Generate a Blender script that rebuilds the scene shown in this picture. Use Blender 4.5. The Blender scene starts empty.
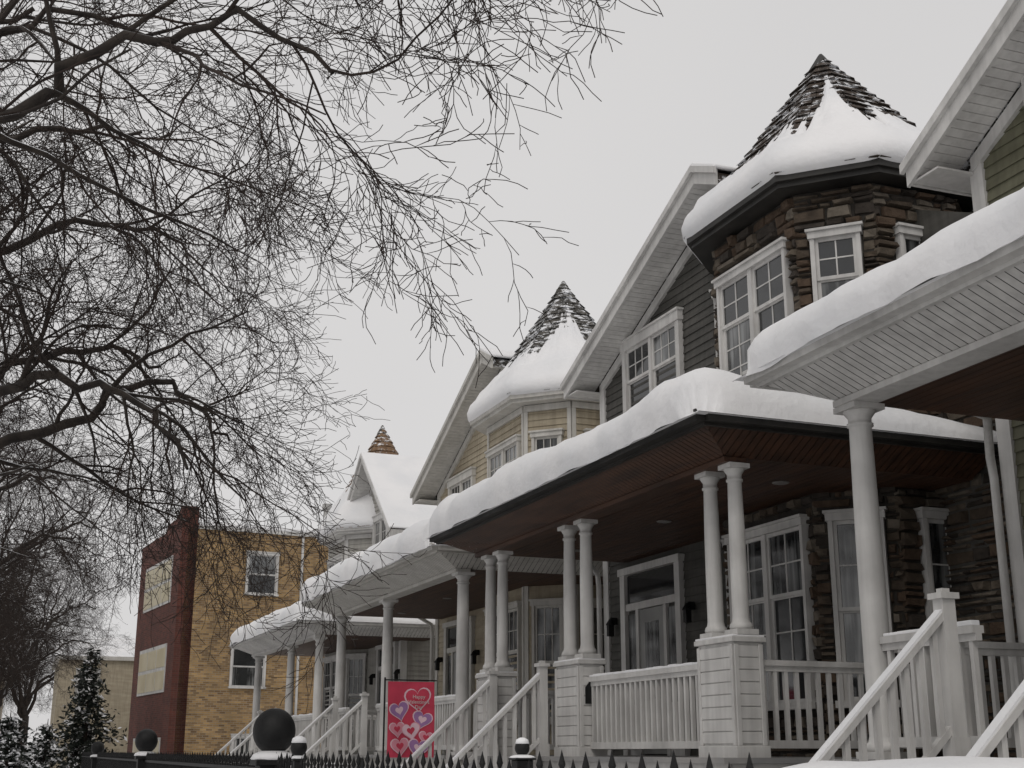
import bpy, math, random, bmesh
from mathutils import Vector, Matrix, noise
rnd=random.Random(7)
E=1.6; FZ=1.55; CX=5.88; WX=8.1; RX=7.6
scene=bpy.context.scene
scene.view_settings.view_transform='Standard'
try: scene.view_settings.look='None'
except: pass
scene.view_settings.exposure=0

# ------------------------------------------------------------ materials
def nt(name):
    m=bpy.data.materials.new(name); m.use_nodes=True
    t=m.node_tree; b=t.nodes['Principled BSDF']; return m,t,b
def L(t,a,b): t.links.new(a,b)
def pmat(name,c1,c2,scale=3,rough=.6,bump=.1,bscale=30,stretch=(1,1,1),metal=0,spec=.4,lo=.35,hi=.65,streak=0):
    m,t,b=nt(name)
    tc=t.nodes.new('ShaderNodeTexCoord'); mp=t.nodes.new('ShaderNodeMapping')
    mp.inputs['Scale'].default_value=stretch
    L(t,tc.outputs['Object'],mp.inputs[0])
    n=t.nodes.new('ShaderNodeTexNoise'); n.inputs['Scale'].default_value=scale; n.inputs['Detail'].default_value=6
    L(t,mp.outputs[0],n.inputs['Vector'])
    r=t.nodes.new('ShaderNodeValToRGB'); r.color_ramp.elements[0].position=lo; r.color_ramp.elements[1].position=hi
    r.color_ramp.elements[0].color=(*c1,1); r.color_ramp.elements[1].color=(*c2,1)
    L(t,n.outputs['Fac'],r.inputs[0]); col=r.outputs[0]
    if streak:
        m2=t.nodes.new('ShaderNodeMapping'); m2.inputs['Scale'].default_value=(9,9,.7); L(t,tc.outputs['Object'],m2.inputs[0])
        n3=t.nodes.new('ShaderNodeTexNoise'); n3.inputs['Scale'].default_value=1.5; n3.inputs['Detail'].default_value=5; L(t,m2.outputs[0],n3.inputs['Vector'])
        mr=t.nodes.new('ShaderNodeMapRange'); mr.inputs['From Min'].default_value=.35; mr.inputs['From Max'].default_value=.6; mr.inputs['To Min'].default_value=1-streak; mr.inputs['To Max'].default_value=1; L(t,n3.outputs['Fac'],mr.inputs['Value'])
        mx=t.nodes.new('ShaderNodeMixRGB'); mx.blend_type='MULTIPLY'; mx.inputs[0].default_value=1; L(t,col,mx.inputs[1]); L(t,mr.outputs[0],mx.inputs[2]); col=mx.outputs[0]
    L(t,col,b.inputs['Base Color'])
    b.inputs['Roughness'].default_value=rough; b.inputs['Metallic'].default_value=metal
    b.inputs['Specular IOR Level'].default_value=spec
    if bump:
        n2=t.nodes.new('ShaderNodeTexNoise'); n2.inputs['Scale'].default_value=bscale; n2.inputs['Detail'].default_value=5
        L(t,mp.outputs[0],n2.inputs['Vector'])
        bp=t.nodes.new('ShaderNodeBump'); bp.inputs['Strength'].default_value=bump; bp.inputs['Distance'].default_value=.02
        L(t,n2.outputs['Fac'],bp.inputs['Height']); L(t,bp.outputs[0],b.inputs['Normal'])
    return m
def snowtop(name,c1,c2,scale,thr=.55,width=.2,nscale=4,bump=.5,bscale=40):
    """surface with snow settled on upward-facing sides"""
    m=pmat(name,c1,c2,scale,.85,bump,bscale); t=m.node_tree; b=t.nodes['Principled BSDF']
    ramp=[n for n in t.nodes if n.type=='VALTORGB'][0]
    g=t.nodes.new('ShaderNodeNewGeometry'); s=t.nodes.new('ShaderNodeSeparateXYZ'); L(t,g.outputs['Normal'],s.inputs[0])
    n=t.nodes.new('ShaderNodeTexNoise'); n.inputs['Scale'].default_value=nscale; n.inputs['Detail'].default_value=4
    a=t.nodes.new('ShaderNodeMath'); a.operation='MULTIPLY_ADD'; L(t,n.outputs['Fac'],a.inputs[0]); a.inputs[1].default_value=1.2
    L(t,s.outputs['Z'],a.inputs[2])
    mr=t.nodes.new('ShaderNodeMapRange'); mr.inputs['From Min'].default_value=thr+.6; mr.inputs['From Max'].default_value=thr+.6+width
    L(t,a.outputs[0],mr.inputs['Value'])
    mx=t.nodes.new('ShaderNodeMixRGB'); L(t,mr.outputs[0],mx.inputs[0]); L(t,ramp.outputs[0],mx.inputs[1]); mx.inputs[2].default_value=(.78,.79,.81,1)
    L(t,mx.outputs[0],b.inputs['Base Color'])
    return m
M={}
M['snow']=pmat('snow_mat',(.745,.75,.765),(.82,.815,.82),1.2,.7,.5,12,spec=.2)
M['white']=pmat('white_paint',(.48,.47,.455),(.62,.61,.59),2.2,.55,.08,25,streak=.14)
M['cream']=pmat('cream_trim',(.46,.445,.41),(.56,.545,.51),2.2,.55,.08,25,streak=.14)
M['grey_sid']=pmat('grey_siding',(.055,.053,.047),(.088,.084,.075),1.3,.7,.1,30,(1,1,6),streak=.2)
M['green_sid']=pmat('sage_siding',(.105,.102,.065),(.145,.142,.095),1.3,.7,.1,30,(1,1,6),streak=.2)
M['beige_sid']=pmat('beige_siding',(.34,.29,.21),(.42,.365,.27),1.3,.7,.1,30,(1,1,6),streak=.2)
M['pale_sid']=pmat('pale_siding',(.34,.33,.30),(.42,.405,.375),1.3,.7,.1,30,(1,1,6),streak=.2)
M['dark_trim']=pmat('dark_metal_trim',(.014,.013,.012),(.028,.026,.023),3,.5,.05,20)
M['wood']=pmat('stained_wood_ceiling',(.034,.016,.009),(.080,.036,.019),2.5,.55,.15,40,(5,.5,5))
M['deck']=pmat('deck_boards',(.22,.22,.22),(.32,.31,.30),3,.8,.1,30)
M['glass']=pmat('window_glass',(.006,.007,.008),(.024,.026,.028),1.4,.06,.02,3,spec=.8)
M['iron']=pmat('black_iron',(.006,.006,.0065),(.014,.014,.014),8,.55,.2,60,spec=.25)
M['concrete']=pmat('concrete',(.28,.275,.265),(.4,.395,.385),2,.9,.2,30)
M['door']=pmat('door_paint',(.20,.20,.195),(.28,.28,.27),2,.4,.05,20)
M['lens']=pmat('light_lens',(.16,.15,.14),(.22,.21,.2),2,.4,0)
st=[((.042,.031,.022),(.088,.066,.047)),((.068,.054,.040),(.130,.106,.080)),((.024,.019,.015),(.052,.042,.034)),((.10,.085,.067),(.17,.145,.115)),((.052,.033,.021),(.098,.067,.045))]
STONES=[pmat('rubble_stone_%d'%i,a,b,9,.9,1.0,18,lo=.3,hi=.7) for i,(a,b) in enumerate(st)]
M['mortar']=pmat('mortar',(.028,.024,.02),(.05,.045,.039),9,.95,.3,50)
def curtain():
    m,t,b=nt('curtained_window_glass')
    tc=t.nodes.new('ShaderNodeTexCoord'); w=t.nodes.new('ShaderNodeTexNoise'); w.inputs['Scale'].default_value=1
    mp=t.nodes.new('ShaderNodeMapping'); mp.inputs['Scale'].default_value=(14,14,.8); L(t,tc.outputs['Object'],mp.inputs[0]); L(t,mp.outputs[0],w.inputs['Vector'])
    w2=t.nodes.new('ShaderNodeTexNoise'); w2.inputs['Scale'].default_value=1.7; L(t,tc.outputs['Object'],w2.inputs['Vector'])
    mu=t.nodes.new('ShaderNodeMath'); mu.operation='MULTIPLY'; L(t,w.outputs['Fac'],mu.inputs[0]); L(t,w2.outputs['Fac'],mu.inputs[1])
    r=t.nodes.new('ShaderNodeValToRGB'); r.color_ramp.elements[0].position=.2; r.color_ramp.elements[1].position=.38
    r.color_ramp.elements[0].color=(.014,.016,.017,1); r.color_ramp.elements[1].color=(.19,.195,.195,1)
    L(t,mu.outputs[0],r.inputs[0]); L(t,r.outputs[0],b.inputs['Base Color'])
    b.inputs['Roughness'].default_value=.06; b.inputs['Specular IOR Level'].default_value=.9
    return m
M['curtain']=curtain()
def shingle(name,c1,c2,amount):
    m=pmat(name,c1,c2,9,.9,.6,45); t=m.node_tree; b=t.nodes['Principled BSDF']
    ramp=[n for n in t.nodes if n.type=='VALTORGB'][0]
    tc=t.nodes.new('ShaderNodeTexCoord'); mp=t.nodes.new('ShaderNodeMapping'); mp.inputs['Scale'].default_value=(1.6,1.6,4.5); L(t,tc.outputs['Object'],mp.inputs[0])
    n=t.nodes.new('ShaderNodeTexNoise'); n.inputs['Scale'].default_value=2.6; n.inputs['Detail'].default_value=8; n.inputs['Roughness'].default_value=.78; L(t,mp.outputs[0],n.inputs['Vector'])
    mr=t.nodes.new('ShaderNodeMapRange'); mr.inputs['From Min'].default_value=amount; mr.inputs['From Max'].default_value=amount+.03
    L(t,n.outputs['Fac'],mr.inputs['Value'])
    mx=t.nodes.new('ShaderNodeMixRGB'); L(t,mr.outputs[0],mx.inputs[0]); L(t,ramp.outputs[0],mx.inputs[1]); mx.inputs[2].default_value=(.78,.79,.81,1)
    L(t,mx.outputs[0],b.inputs['Base Color']); return m
M['shing_dark']=shingle('dark_shingles',(.024,.018,.014),(.070,.052,.040),.535)
M['shing_grey']=shingle('grey_shingles',(.04,.038,.034),(.10,.092,.08),.52)
M['shing_brown']=shingle('brown_shingles',(.12,.07,.04),(.22,.14,.08),.56)
M['bark']=snowtop('bark',(.017,.013,.011),(.045,.036,.029),6,.66)
M['twig']=pmat('twig_bark',(.016,.010,.008),(.038,.026,.020),4,.9,0)
M['needle']=pmat('needles',(.009,.013,.010),(.022,.027,.020),5,.9,0)
def brick(name,c1,c2,mo):
    m,t,b=nt(name); uv=t.nodes.new('ShaderNodeTexCoord'); br=t.nodes.new('ShaderNodeTexBrick')
    L(t,uv.outputs['UV'],br.inputs['Vector']); br.inputs['Scale'].default_value=1
    br.inputs['Brick Width'].default_value=.22; br.inputs['Row Height'].default_value=.075; br.inputs['Mortar Size'].default_value=.008
    br.inputs['Color1'].default_value=(*c1,1); br.inputs['Color2'].default_value=(*c2,1); br.inputs['Mortar'].default_value=(*mo,1)
    n=t.nodes.new('ShaderNodeTexNoise'); n.inputs['Scale'].default_value=1.3; n.inputs['Detail'].default_value=8; L(t,uv.outputs['UV'],n.inputs['Vector'])
    mr=t.nodes.new('ShaderNodeMapRange'); mr.inputs['To Min'].default_value=.4; mr.inputs['To Max'].default_value=1.4; L(t,n.outputs['Fac'],mr.inputs['Value'])
    mx=t.nodes.new('ShaderNodeMixRGB'); mx.blend_type='MULTIPLY'; mx.inputs[0].default_value=1; L(t,br.outputs['Color'],mx.inputs[1]); L(t,mr.outputs[0],mx.inputs[2])
    L(t,mx.outputs[0],b.inputs['Base Color']); b.inputs['Roughness'].default_value=.9
    bp=t.nodes.new('ShaderNodeBump'); bp.inputs['Strength'].default_value=.5; bp.inputs['Distance'].default_value=.01; bp.invert=True
    L(t,br.outputs['Fac'],bp.inputs['Height']); L(t,bp.outputs[0],b.inputs['Normal']); return m
M['ybrick']=brick('yellow_brick',(.42,.27,.115),(.16,.095,.045),(.30,.25,.18))
M['rbrick']=brick('red_brick',(.13,.036,.024),(.07,.021,.016),(.11,.06,.045))
M['shade']=pmat('window_shade',(.46,.40,.26),(.56,.50,.36),1,.4,0)
def flat(name,c): return pmat(name,c,tuple(x*1.15 for x in c),6,.7,.05,60)
M['fred']=flat('flag_red',(.50,.045,.085)); M['fpink']=flat('flag_pink',(.62,.25,.31)); M['fpurple']=flat('flag_purple',(.30,.16,.34)); M['flight']=flat('flag_light',(.68,.48,.54))

# ------------------------------------------------------------ mesh builder
class Fr:
    def __init__(s,p,u):
        s.p=Vector((p[0],p[1],0)); s.u=Vector((u[0],u[1],0)).normalized(); s.n=Vector((s.u.y,-s.u.x,0))
    def at(s,u,z,d): 
        q=s.p+s.u*u+s.n*d; return (q.x,q.y,z)
class MB:
    def __init__(s): s.v=[];s.f=[];s.m=[];s.uv={};s.sm=set()
    def hexa(s,P,mi=0):
        i=len(s.v); s.v+=P
        for a in ((0,3,2,1),(4,5,6,7),(0,1,5,4),(1,2,6,5),(2,3,7,6),(3,0,4,7)):
            s.f.append(tuple(i+k for k in a)); s.m.append(mi)
    def box(s,a,b,mi=0):
        x0,y0,z0=a;x1,y1,z1=b
        s.hexa([(x0,y0,z0),(x1,y0,z0),(x1,y1,z0),(x0,y1,z0),(x0,y0,z1),(x1,y0,z1),(x1,y1,z1),(x0,y1,z1)],mi)
    def fbox(s,F,u0,u1,z0,z1,d0,d1,mi=0):
        s.hexa([F.at(u0,z0,d0),F.at(u1,z0,d0),F.at(u1,z0,d1),F.at(u0,z0,d1),F.at(u0,z1,d0),F.at(u1,z1,d0),F.at(u1,z1,d1),F.at(u0,z1,d1)],mi)
    def prism(s,poly,vec,mi=0):
        n=len(poly); i=len(s.v); vec=Vector(vec)
        s.v+=[tuple(p) for p in poly]+[tuple(Vector(p)+vec) for p in poly]
        s.f.append(tuple(i+k for k in range(n))[::-1]); s.m.append(mi)
        s.f.append(tuple(i+n+k for k in range(n))); s.m.append(mi)
        for k in range(n):
            j=(k+1)%n; s.f.append((i+k,i+j,i+n+j,i+n+k)); s.m.append(mi)
    def face(s,P,mi=0,uv=None):
        i=len(s.v); s.v+=[tuple(p) for p in P]
        if uv: s.uv[len(s.f)]=uv
        s.f.append(tuple(range(i,i+len(P)))); s.m.append(mi)
    def rev(s,c,prof,n=16,mi=0):
        i=len(s.v)
        for r,z in prof:
            for k in range(n):
                a=2*math.pi*k/n; s.v.append((c[0]+r*math.cos(a),c[1]+r*math.sin(a),z))
        for j in range(len(prof)-1):
            for k in range(n):
                if n>=20: s.sm.add(len(s.f))
                l=(k+1)%n; s.f.append((i+j*n+k,i+j*n+l,i+(j+1)*n+l,i+(j+1)*n+k)); s.m.append(mi)
        s.f.append(tuple(i+k for k in range(n))[::-1]); s.m.append(mi)
        j=len(prof)-1; s.f.append(tuple(i+j*n+k for k in range(n))); s.m.append(mi)
    def tube(s,pts,rad,n=6,mi=0,cap=False):
        i=len(s.v); N=len(pts); up=Vector((.13,.31,.94))
        for j in range(N):
            a=pts[max(j-1,0)];b=pts[min(j+1,N-1)]; d=(b-a)
            if d.length<1e-6: d=Vector((0,0,1))
            d.normalize(); x=d.cross(up)
            if x.length<.05: x=d.cross(Vector((1,0,0)))
            x.normalize(); y=d.cross(x); p=pts[j]; r=rad[j]
            for k in range(n):
                t=2*math.pi*k/n; c=math.cos(t)*r; q=math.sin(t)*r
                s.v.append((p.x+x.x*c+y.x*q,p.y+x.y*c+y.y*q,p.z+x.z*c+y.z*q))
        for j in range(N-1):
            for k in range(n):
                l=(k+1)%n; s.f.append((i+j*n+k,i+(j+1)*n+k,i+(j+1)*n+l,i+j*n+l)); s.m.append(mi)
        if cap:
            s.f.append(tuple(i+k for k in range(n))); s.m.append(mi); s.f.append(tuple(i+(N-1)*n+k for k in range(n))[::-1]); s.m.append(mi)
    def build(s,name,mats,parent=None,smooth=False,bevel=0,recalc=True,angle=None):
        me=bpy.data.meshes.new(name); me.from_pydata(s.v,[],s.f)
        for m in mats: me.materials.append(m)
        me.polygons.foreach_set('material_index',s.m)
        if s.uv:
            ul=me.uv_layers.new(name='UVMap')
            for fi,uvs in s.uv.items():
                for li,c in zip(me.polygons[fi].loop_indices,uvs): ul.data[li].uv=c
        if recalc:
            bm=bmesh.new(); bm.from_mesh(me); bmesh.ops.recalc_face_normals(bm,faces=bm.faces); bm.to_mesh(me); bm.free()
        if smooth: me.polygons.foreach_set('use_smooth',[True]*len(me.polygons))
        elif s.sm:
            me.polygons.foreach_set('use_smooth',[i in s.sm for i in range(len(me.polygons))])
        me.update()
        o=bpy.data.objects.new(name,me); scene.collection.objects.link(o)
        if parent: o.parent=parent; o.location=-parent.location
        if bevel:
            b=o.modifiers.new('bevel','BEVEL'); b.width=bevel; b.segments=2; b.limit_method='ANGLE'
        return o
def empty(name,loc):
    o=bpy.data.objects.new(name,None); o.location=loc; scene.collection.objects.link(o); return o

# ------------------------------------------------------------ parts
def siding(mb,F,ulo,uhi,z0,z1,pitch=.115,mi=0):
    z=z0
    while z<z1-.01:
        t=min(z+pitch,z1); a0,b0,a1,b1=ulo(z),uhi(z),ulo(t),uhi(t)
        if b0-a0>.03:
            if b1<a1: a1=b1=(a1+b1)/2
            mb.face([F.at(a0,z,.024),F.at(b0,z,.024),F.at(b1,t,.006),F.at(a1,t,.006)],mi)
            mb.face([F.at(a0,z,.004),F.at(b0,z,.004),F.at(b0,z,.024),F.at(a0,z,.024)],mi)
        z+=pitch
def stones(mb,F,w,z0,z1,ops,r):
    z=z0
    while z<z1:
        h=r.uniform(.05,.16); t=min(z+h,z1); u=-.03
        while u<w+.02:
            l=r.uniform(.10,.44); e=min(u+l,w+.03)
            segs=[(u,e)]
            for (a,b,c,d) in ops:
                if t>c and z<d:
                    ns=[]
                    for (x,y) in segs:
                        if y<=a or x>=b: ns.append((x,y))
                        else:
                            if x<a: ns.append((x,a))
                            if y>b: ns.append((b,y))
                    segs=ns
            for (x,y) in segs:
                if y-x<.03: continue
                d=r.uniform(.01,.085); g=.005; j=lambda:r.uniform(-.018,.018)
                mi=r.choice([0,0,1,1,2,2,3,4,4])
                c1,c2,c3,c4=[r.uniform(.006,.04) for _ in range(4)]; v1,v2,v3,v4=[r.uniform(.006,.025) for _ in range(4)]
                P=[F.at(x+g,z+g,-.03),F.at(y-g,z+g,-.03),F.at(y-g-c1,z+g+v1,d+j()),F.at(x+g+c2,z+g+v2,d+j()),
                   F.at(x+g,t-g,-.03),F.at(y-g,t-g,-.03),F.at(y-g-c3,max(z+.03,t-g-v3),d+j()),F.at(x+g+c4,max(z+.03,t-g-v4),d+j())]
                mb.hexa(P,mi)
            u=e
        z=t
def window(T,G,F,u0,u1,z0,z1,n=1,cas=.11,mid=.5,grid=(3,2),pane=0,d=.03,lower_grid=None):
    T.fbox(F,u0-cas,u0,z0,z1,-.01,d+.055); T.fbox(F,u1,u1+cas,z0,z1,-.01,d+.055)
    T.fbox(F,u0-cas-.02,u1+cas+.02,z1,z1+cas+.03,-.01,d+.075)
    T.fbox(F,u0-cas-.04,u1+cas+.04,z1+cas+.03,z1+cas+.06,-.01,d+.1)
    T.fbox(F,u0-cas-.03,u1+cas+.03,z0-.07,z0,-.01,d+.11)
    w=(u1-u0)/n
    for i in range(n):
        a=u0+i*w; b=a+w
        if i>0: T.fbox(F,a-.04,a+.04,z0,z1,0,d+.05); a+=.04
        if i<n-1: b-=.04
        zm=z0+(z1-z0)*mid
        for (c,e,dd,g) in ((z0,zm,d,lower_grid),(zm-.02,z1,d+.02,grid)):
            G.fbox(F,a+.03,b-.03,c+.03,e-.03,0,dd-.012,pane if rnd.random()>.4 else 0)
            T.fbox(F,a,a+.04,c,e,0,dd+.008);T.fbox(F,b-.04,b,c,e,0,dd+.008)
            T.fbox(F,a+.04,b-.04,c,c+.04,0,dd+.007);T.fbox(F,a+.04,b-.04,e-.04,e,0,dd+.007)
            if g:
                for k in range(1,g[0]): 
                    x=a+.04+(b-a-.08)*k/g[0]; T.fbox(F,x-.008,x+.008,c+.04,e-.04,0,dd-.002)
                for k in range(1,g[1]):
                    x=c+.04+(e-c-.08)*k/g[1]; T.fbox(F,a+.04,b-.04,x-.008,x+.008,0,dd-.004)
def column(mb,x,y,z0,z1,r):
    mb.box((x-r*1.45,y-r*1.45,z0),(x+r*1.45,y+r*1.45,z0+.05))
    H=z1-z0
    mb.rev((x,y),[(r*1.3,z0+.05),(r*1.38,z0+.075),(r*1.3,z0+.1),(r*1.08,z0+.12),(r,z0+.16),(r,z0+H*.35),(r*.97,z0+H*.6),(r*.86,z1-.2),(r*.86,z1-.17),(r*1.02,z1-.165),(r*1.02,z1-.145),(r*.88,z1-.14),(r*.9,z1-.1),(r*1.25,z1-.055),(r*1.27,z1-.045)],28)
    mb.box((x-r*1.4,y-r*1.4,z1-.045),(x+r*1.4,y+r*1.4,z1))
def rail(mb,a,b,z0,h=.86,sp=.115):
    a=Vector(a);b=Vector(b);d=b-a;Ln=d.length;F=Fr(a,d)
    mb.fbox(F,0,Ln,z0+h-.05,z0+h,-.045,.045); mb.fbox(F,0,Ln,z0+h-.1,z0+h-.05,-.025,.025)
    mb.fbox(F,0,Ln,z0+.08,z0+.15,-.03,.03)
    n=max(1,int(Ln/sp))
    for i in range(n):
        u=(i+.5)*Ln/n; mb.fbox(F,u-.019,u+.019,z0+.15,z0+h-.1,-.019,.019)
def newel(mb,x,y,z0,z1,w=.05):
    mb.box((x-w,y-w,z0),(x+w,y+w,z1)); mb.box((x-w-.022,y-w-.022,z1),(x+w+.022,y+w+.022,z1+.04))
    mb.box((x-w*.6,y-w*.6,z1+.04),(x+w*.6,y+w*.6,z1+.07))
    mb.box((x-w-.012,y-w-.012,z0),(x+w+.012,y+w+.012,z0+.14))

def footprint(hx,hy,c):
    return [(-hx,hy-c),(-hx,-(hy-c)),(-(hx-c),-hy),(hx-c,-hy),(hx,-(hy-c)),(hx,hy-c),(hx-c,hy),(-(hx-c),hy)]
def radial(poly,a):
    dx,dy=math.cos(a),math.sin(a); best=9
    for i in range(len(poly)):
        (x1,y1),(x2,y2)=poly[i],poly[(i+1)%len(poly)]
        ex,ey=x2-x1,y2-y1; den=dx*ey-dy*ex
        if abs(den)<1e-9: continue
        t=(x1*ey-y1*ex)/den; s=(x1*dy-y1*dx)/den
        if t>0 and -1e-6<=s<=1+1e-6: best=min(best,t)
    return best

def roof_snow(x0,x1,y0,y1,z,T,slope,name,par,seed=0,taper=.8):
    def axis(a,b,both):
        e=[0,.008,.03,.07,.13,.2,.3,.42]
        L0=b-a; mid=[]; k=.5
        while k<(L0-.5 if both else L0): mid.append(k); k+=.1
        r=e+mid+([L0-t for t in e[::-1]] if both else [L0]); return [a+t for t in r]
    xs=axis(x0,x1,False); ys=axis(y0,y1,True); mb=MB(); nx,ny=len(xs),len(ys)
    for x in xs:
        for y in ys:
            ef=x-x0; en=y-y0; ee=y1-y; e=max(0,min(ef,en,ee)); R=.36
            if ef<R and min(en,ee)<R:
                m=min(en,ee); e=R-min(R,math.hypot(R-ef,R-m))
            k=min(e/R,1); prof=(1-(1-k)**2.6)**(1/2.2)
            s=min(1,max(0,(x-x0)/(x1-x0))); nb=max(0,1-en/1.6)
            Tm=T*(1-taper*(s**.8)*nb)
            nz=noise.noise(Vector((x*.7+seed,y*.45,seed)))*.30+noise.noise(Vector((x*2.3,y*1.7+seed,3)))*.12+noise.noise(Vector((x*5,y*4.5+seed,8)))*.04
            dip=noise.noise(Vector((seed*2.,y*1.6,4)))*.035
            px=x+((noise.noise(Vector((seed,y*.9,9)))*.07+noise.noise(Vector((seed,y*4,prof*2)))*.03) if ef<.3 else 0)
            mb.v.append((px-(.035*math.sin(prof*math.pi) if ef<.2 else 0),y,z+(dip-.02 if prof<.01 and ef<.01 else 0)+prof*(Tm*(1+nz))+slope*min(max(0,min(ef,en,ee)),9)))
    for i in range(nx-1):
        for j in range(ny-1):
            mb.f.append((i*ny+j,(i+1)*ny+j,(i+1)*ny+j+1,i*ny+j+1)); mb.m.append(0)
    b=[(x0+.02,y0,z-.005),(x1,y0,z-.005),(x1,y1,z-.005),(x0+.02,y1,z-.005)]; mb.face(b,0)
    return mb.build(name,[M['snow']],par,smooth=True,recalc=False)

def build_house(name,c):
    yr,hw,zl,sl=c['yr'],c['hw'],c['zl']+E,c['sl']; zp=zl+sl*hw
    py0,py1=c['porch']
    par=empty(name,(5.2,py1,0)); tr=M[c['trim']]; sd=M[c['sid']]
    w=hw-.4; XB=19.; tx,ty=c['t']; ts=-1 if ty<yr else 1; hx,hy,ch=1.17,1.5,.62
    dyf=max(.35,abs(ty-yr)-hy+.65)
    b=MB(); zt=zp-.3; ze=zl+sl*.4-.3
    for s in (-1,1):
        xs=tx if s==ts else WX
        b.prism([(xs,yr,0),(xs,yr+s*w,0),(xs,yr+s*w,ze),(xs,yr,zt)],(XB-xs,0,0))
        if s==ts: b.prism([(WX,yr,0),(WX,yr+s*(dyf-.1),0),(WX,yr+s*(dyf-.1),zt-sl*(dyf-.1)),(WX,yr,zt)],(tx-WX+.3,0,0))
    b.build('walls',[sd],par)
    S=MB(); F=Fr((WX,yr+w),(0,-1)); W2=2*w
    gz=lambda z: 0 if z<=ze else (z-ze)/sl
    lo=(lambda z:gz(z)) if ts<0 else (lambda z:max(gz(z),w-dyf+.1))
    hi=(lambda z:W2-gz(z)) if ts>0 else (lambda z:min(W2-gz(z),w+dyf-.1))
    siding(S,F,lo,hi,.6,zt-.02)
    xn=tx if ts<0 else WX; xf=tx if ts>0 else WX
    Fn=Fr((xn,yr-w),(1,0))
    if c['stone']:
        NS=MB(); r9=random.Random(77); stones(NS,Fn,4.5,.1,ze,[],r9); siding(S,Fn,lambda z:4.55,lambda z:XB-xn,.6,ze)
        F9=Fr((tx,ty-hy+.5),(0,-1)); stones(NS,F9,(ty-hy+.5)-(yr-w),.1,ze,[],r9); NS.build('stone_side_wall',STONES,par)
    else:
        siding(S,Fn,lambda z:0,lambda z:XB-xn,.6,ze)
        F9=Fr((tx,(yr-w if ts<0 else yr+w) + (1.2 if ts<0 else 0)),(0,-1)); siding(S,F9,lambda z:0,lambda z:1.2,.6,ze)
    Ff=Fr((XB,yr+w),(-1,0)); siding(S,Ff,lambda z:0,lambda z:XB-xf,.6,ze)
    S.build('clapboards',[sd],par,recalc=False)
    T=MB(); G=MB(); K=MB()
    K.box((tx-.03,yr-w-.03,0),(XB,yr+w+.03,.6),0)
    for s in (-1,1):
        if c['stone'] and s==ts: continue
        y=yr+s*w; xx=tx if s==ts else WX
        T.box((xx-.045,min(y,y-s*.13),.6),(xx-.001,max(y,y-s*.13),ze-.02)); T.box((xx-.045,min(y,y+s*.04),.6),(xx+.12,max(y,y+s*.04),ze-.02))
    R=MB(); SN=MB(); P=MB()
    for s in (-1,1):
        A=(yr,zp); t=.09
        zones=[(RX,XB+.3,hw)] if s!=ts else [(RX,tx+1.0,dyf),(tx+1.001,XB+.3,hw)]
        for zi,(xa,xb,h2) in enumerate(zones):
            B=(yr+s*h2,zp-sl*h2)
            R.prism([(xa+.03,A[0],A[1]-.03),(xa+.03,B[0]-s*.03,B[1]-.03),(xa+.03,B[0]-s*.03,B[1]-.17),(xa+.03,A[0],A[1]-.17)],(xb-xa-.03,0,0))
            SN.prism([(xa-.03,y,z) for y,z in [(A[0],A[1]+t),(B[0],B[1]+t*.85),(B[0]+s*.04,B[1]+t*.45),(B[0]+s*.02,B[1]),(A[0],A[1])]],(xb-xa,0,0))
            if zi==0:
                T.prism([(RX,A[0],A[1]),(RX,B[0],B[1]),(RX,B[0],B[1]-.22),(RX,A[0],A[1]-.22)],(.035,0,0))
                T.prism([(RX-.05,A[0],A[1]+.03),(RX-.05,B[0]+s*.03,B[1]+.03-sl*.03),(RX-.05,B[0]+s*.03,B[1]-.06-sl*.03),(RX-.05,A[0],A[1]-.06)],(.049,0,0))
                k0=.4 if h2==hw else .1
                T.prism([(WX-.06,A[0],A[1]-.235),(WX-.06,B[0]-s*k0,B[1]+sl*k0-.235),(WX-.06,B[0]-s*k0,B[1]+sl*k0-.38),(WX-.06,A[0],A[1]-.38)],(.058,0,0))
                k=0
                while k<h2-.09:
                    y0=yr+s*k; y1=yr+s*(k+.078); za=zp-sl*k-.19; zb=zp-sl*(k+.078)-.19
                    P.prism([(RX+.037,y0,za),(RX+.037,y1,zb),(RX+.037,y1,zb-.02),(RX+.037,y0,za-.02)],(WX-.062-RX-.037,0,0)); k+=.086
            if h2==hw:
                x9=xa+.036
                yy=sorted((B[0],B[0]-s*.04)); T.box((x9,yy[0],zl-.2),(XB+.3,yy[1],zl-.01))
                yy=sorted((B[0]-s*.041,B[0]-s*.42)); T.box((x9,yy[0],zl-.19),(XB+.3,yy[1],zl-.17))
    R.build('roof_deck',[M[c['shing']]],par); P.build('rake_soffit',[tr],par)
    SN.build('roof_snow',[M['snow']],par,bevel=.03)
    gy0,gy1=c['gw']; window(T,G,F,(yr+w)-gy1,(yr+w)-gy0,c['gz'][0]+E,c['gz'][1]+E,2,grid=(3,2),pane=1)
    dy0,dy1=c['door']; u0=(yr+w)-dy1; u1=(yr+w)-dy0
    T.fbox(F,u0-.14,u0,FZ,FZ+2.52,-.01,.09);T.fbox(F,u1,u1+.14,FZ,FZ+2.52,-.01,.09);T.fbox(F,u0-.17,u1+.17,FZ+2.52,FZ+2.62,-.01,.11)
    T.fbox(F,u0,u1,FZ+2.0,FZ+2.1,0,.07); G.fbox(F,u0+.02,u1-.02,FZ+2.11,FZ+2.5,0,.045,0)
    T.fbox(F,u0+.3,u0+.38,FZ,FZ+2.0,0,.07);T.fbox(F,u1-.38,u1-.3,FZ,FZ+2.0,0,.07)
    for a,bb in ((u0,u0+.3),(u1-.3,u1)):
        G.fbox(F,a+.03,bb-.03,FZ+.7,FZ+1.95,0,.045,1); T.fbox(F,a,bb,FZ,FZ+.69,0,.05)
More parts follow.
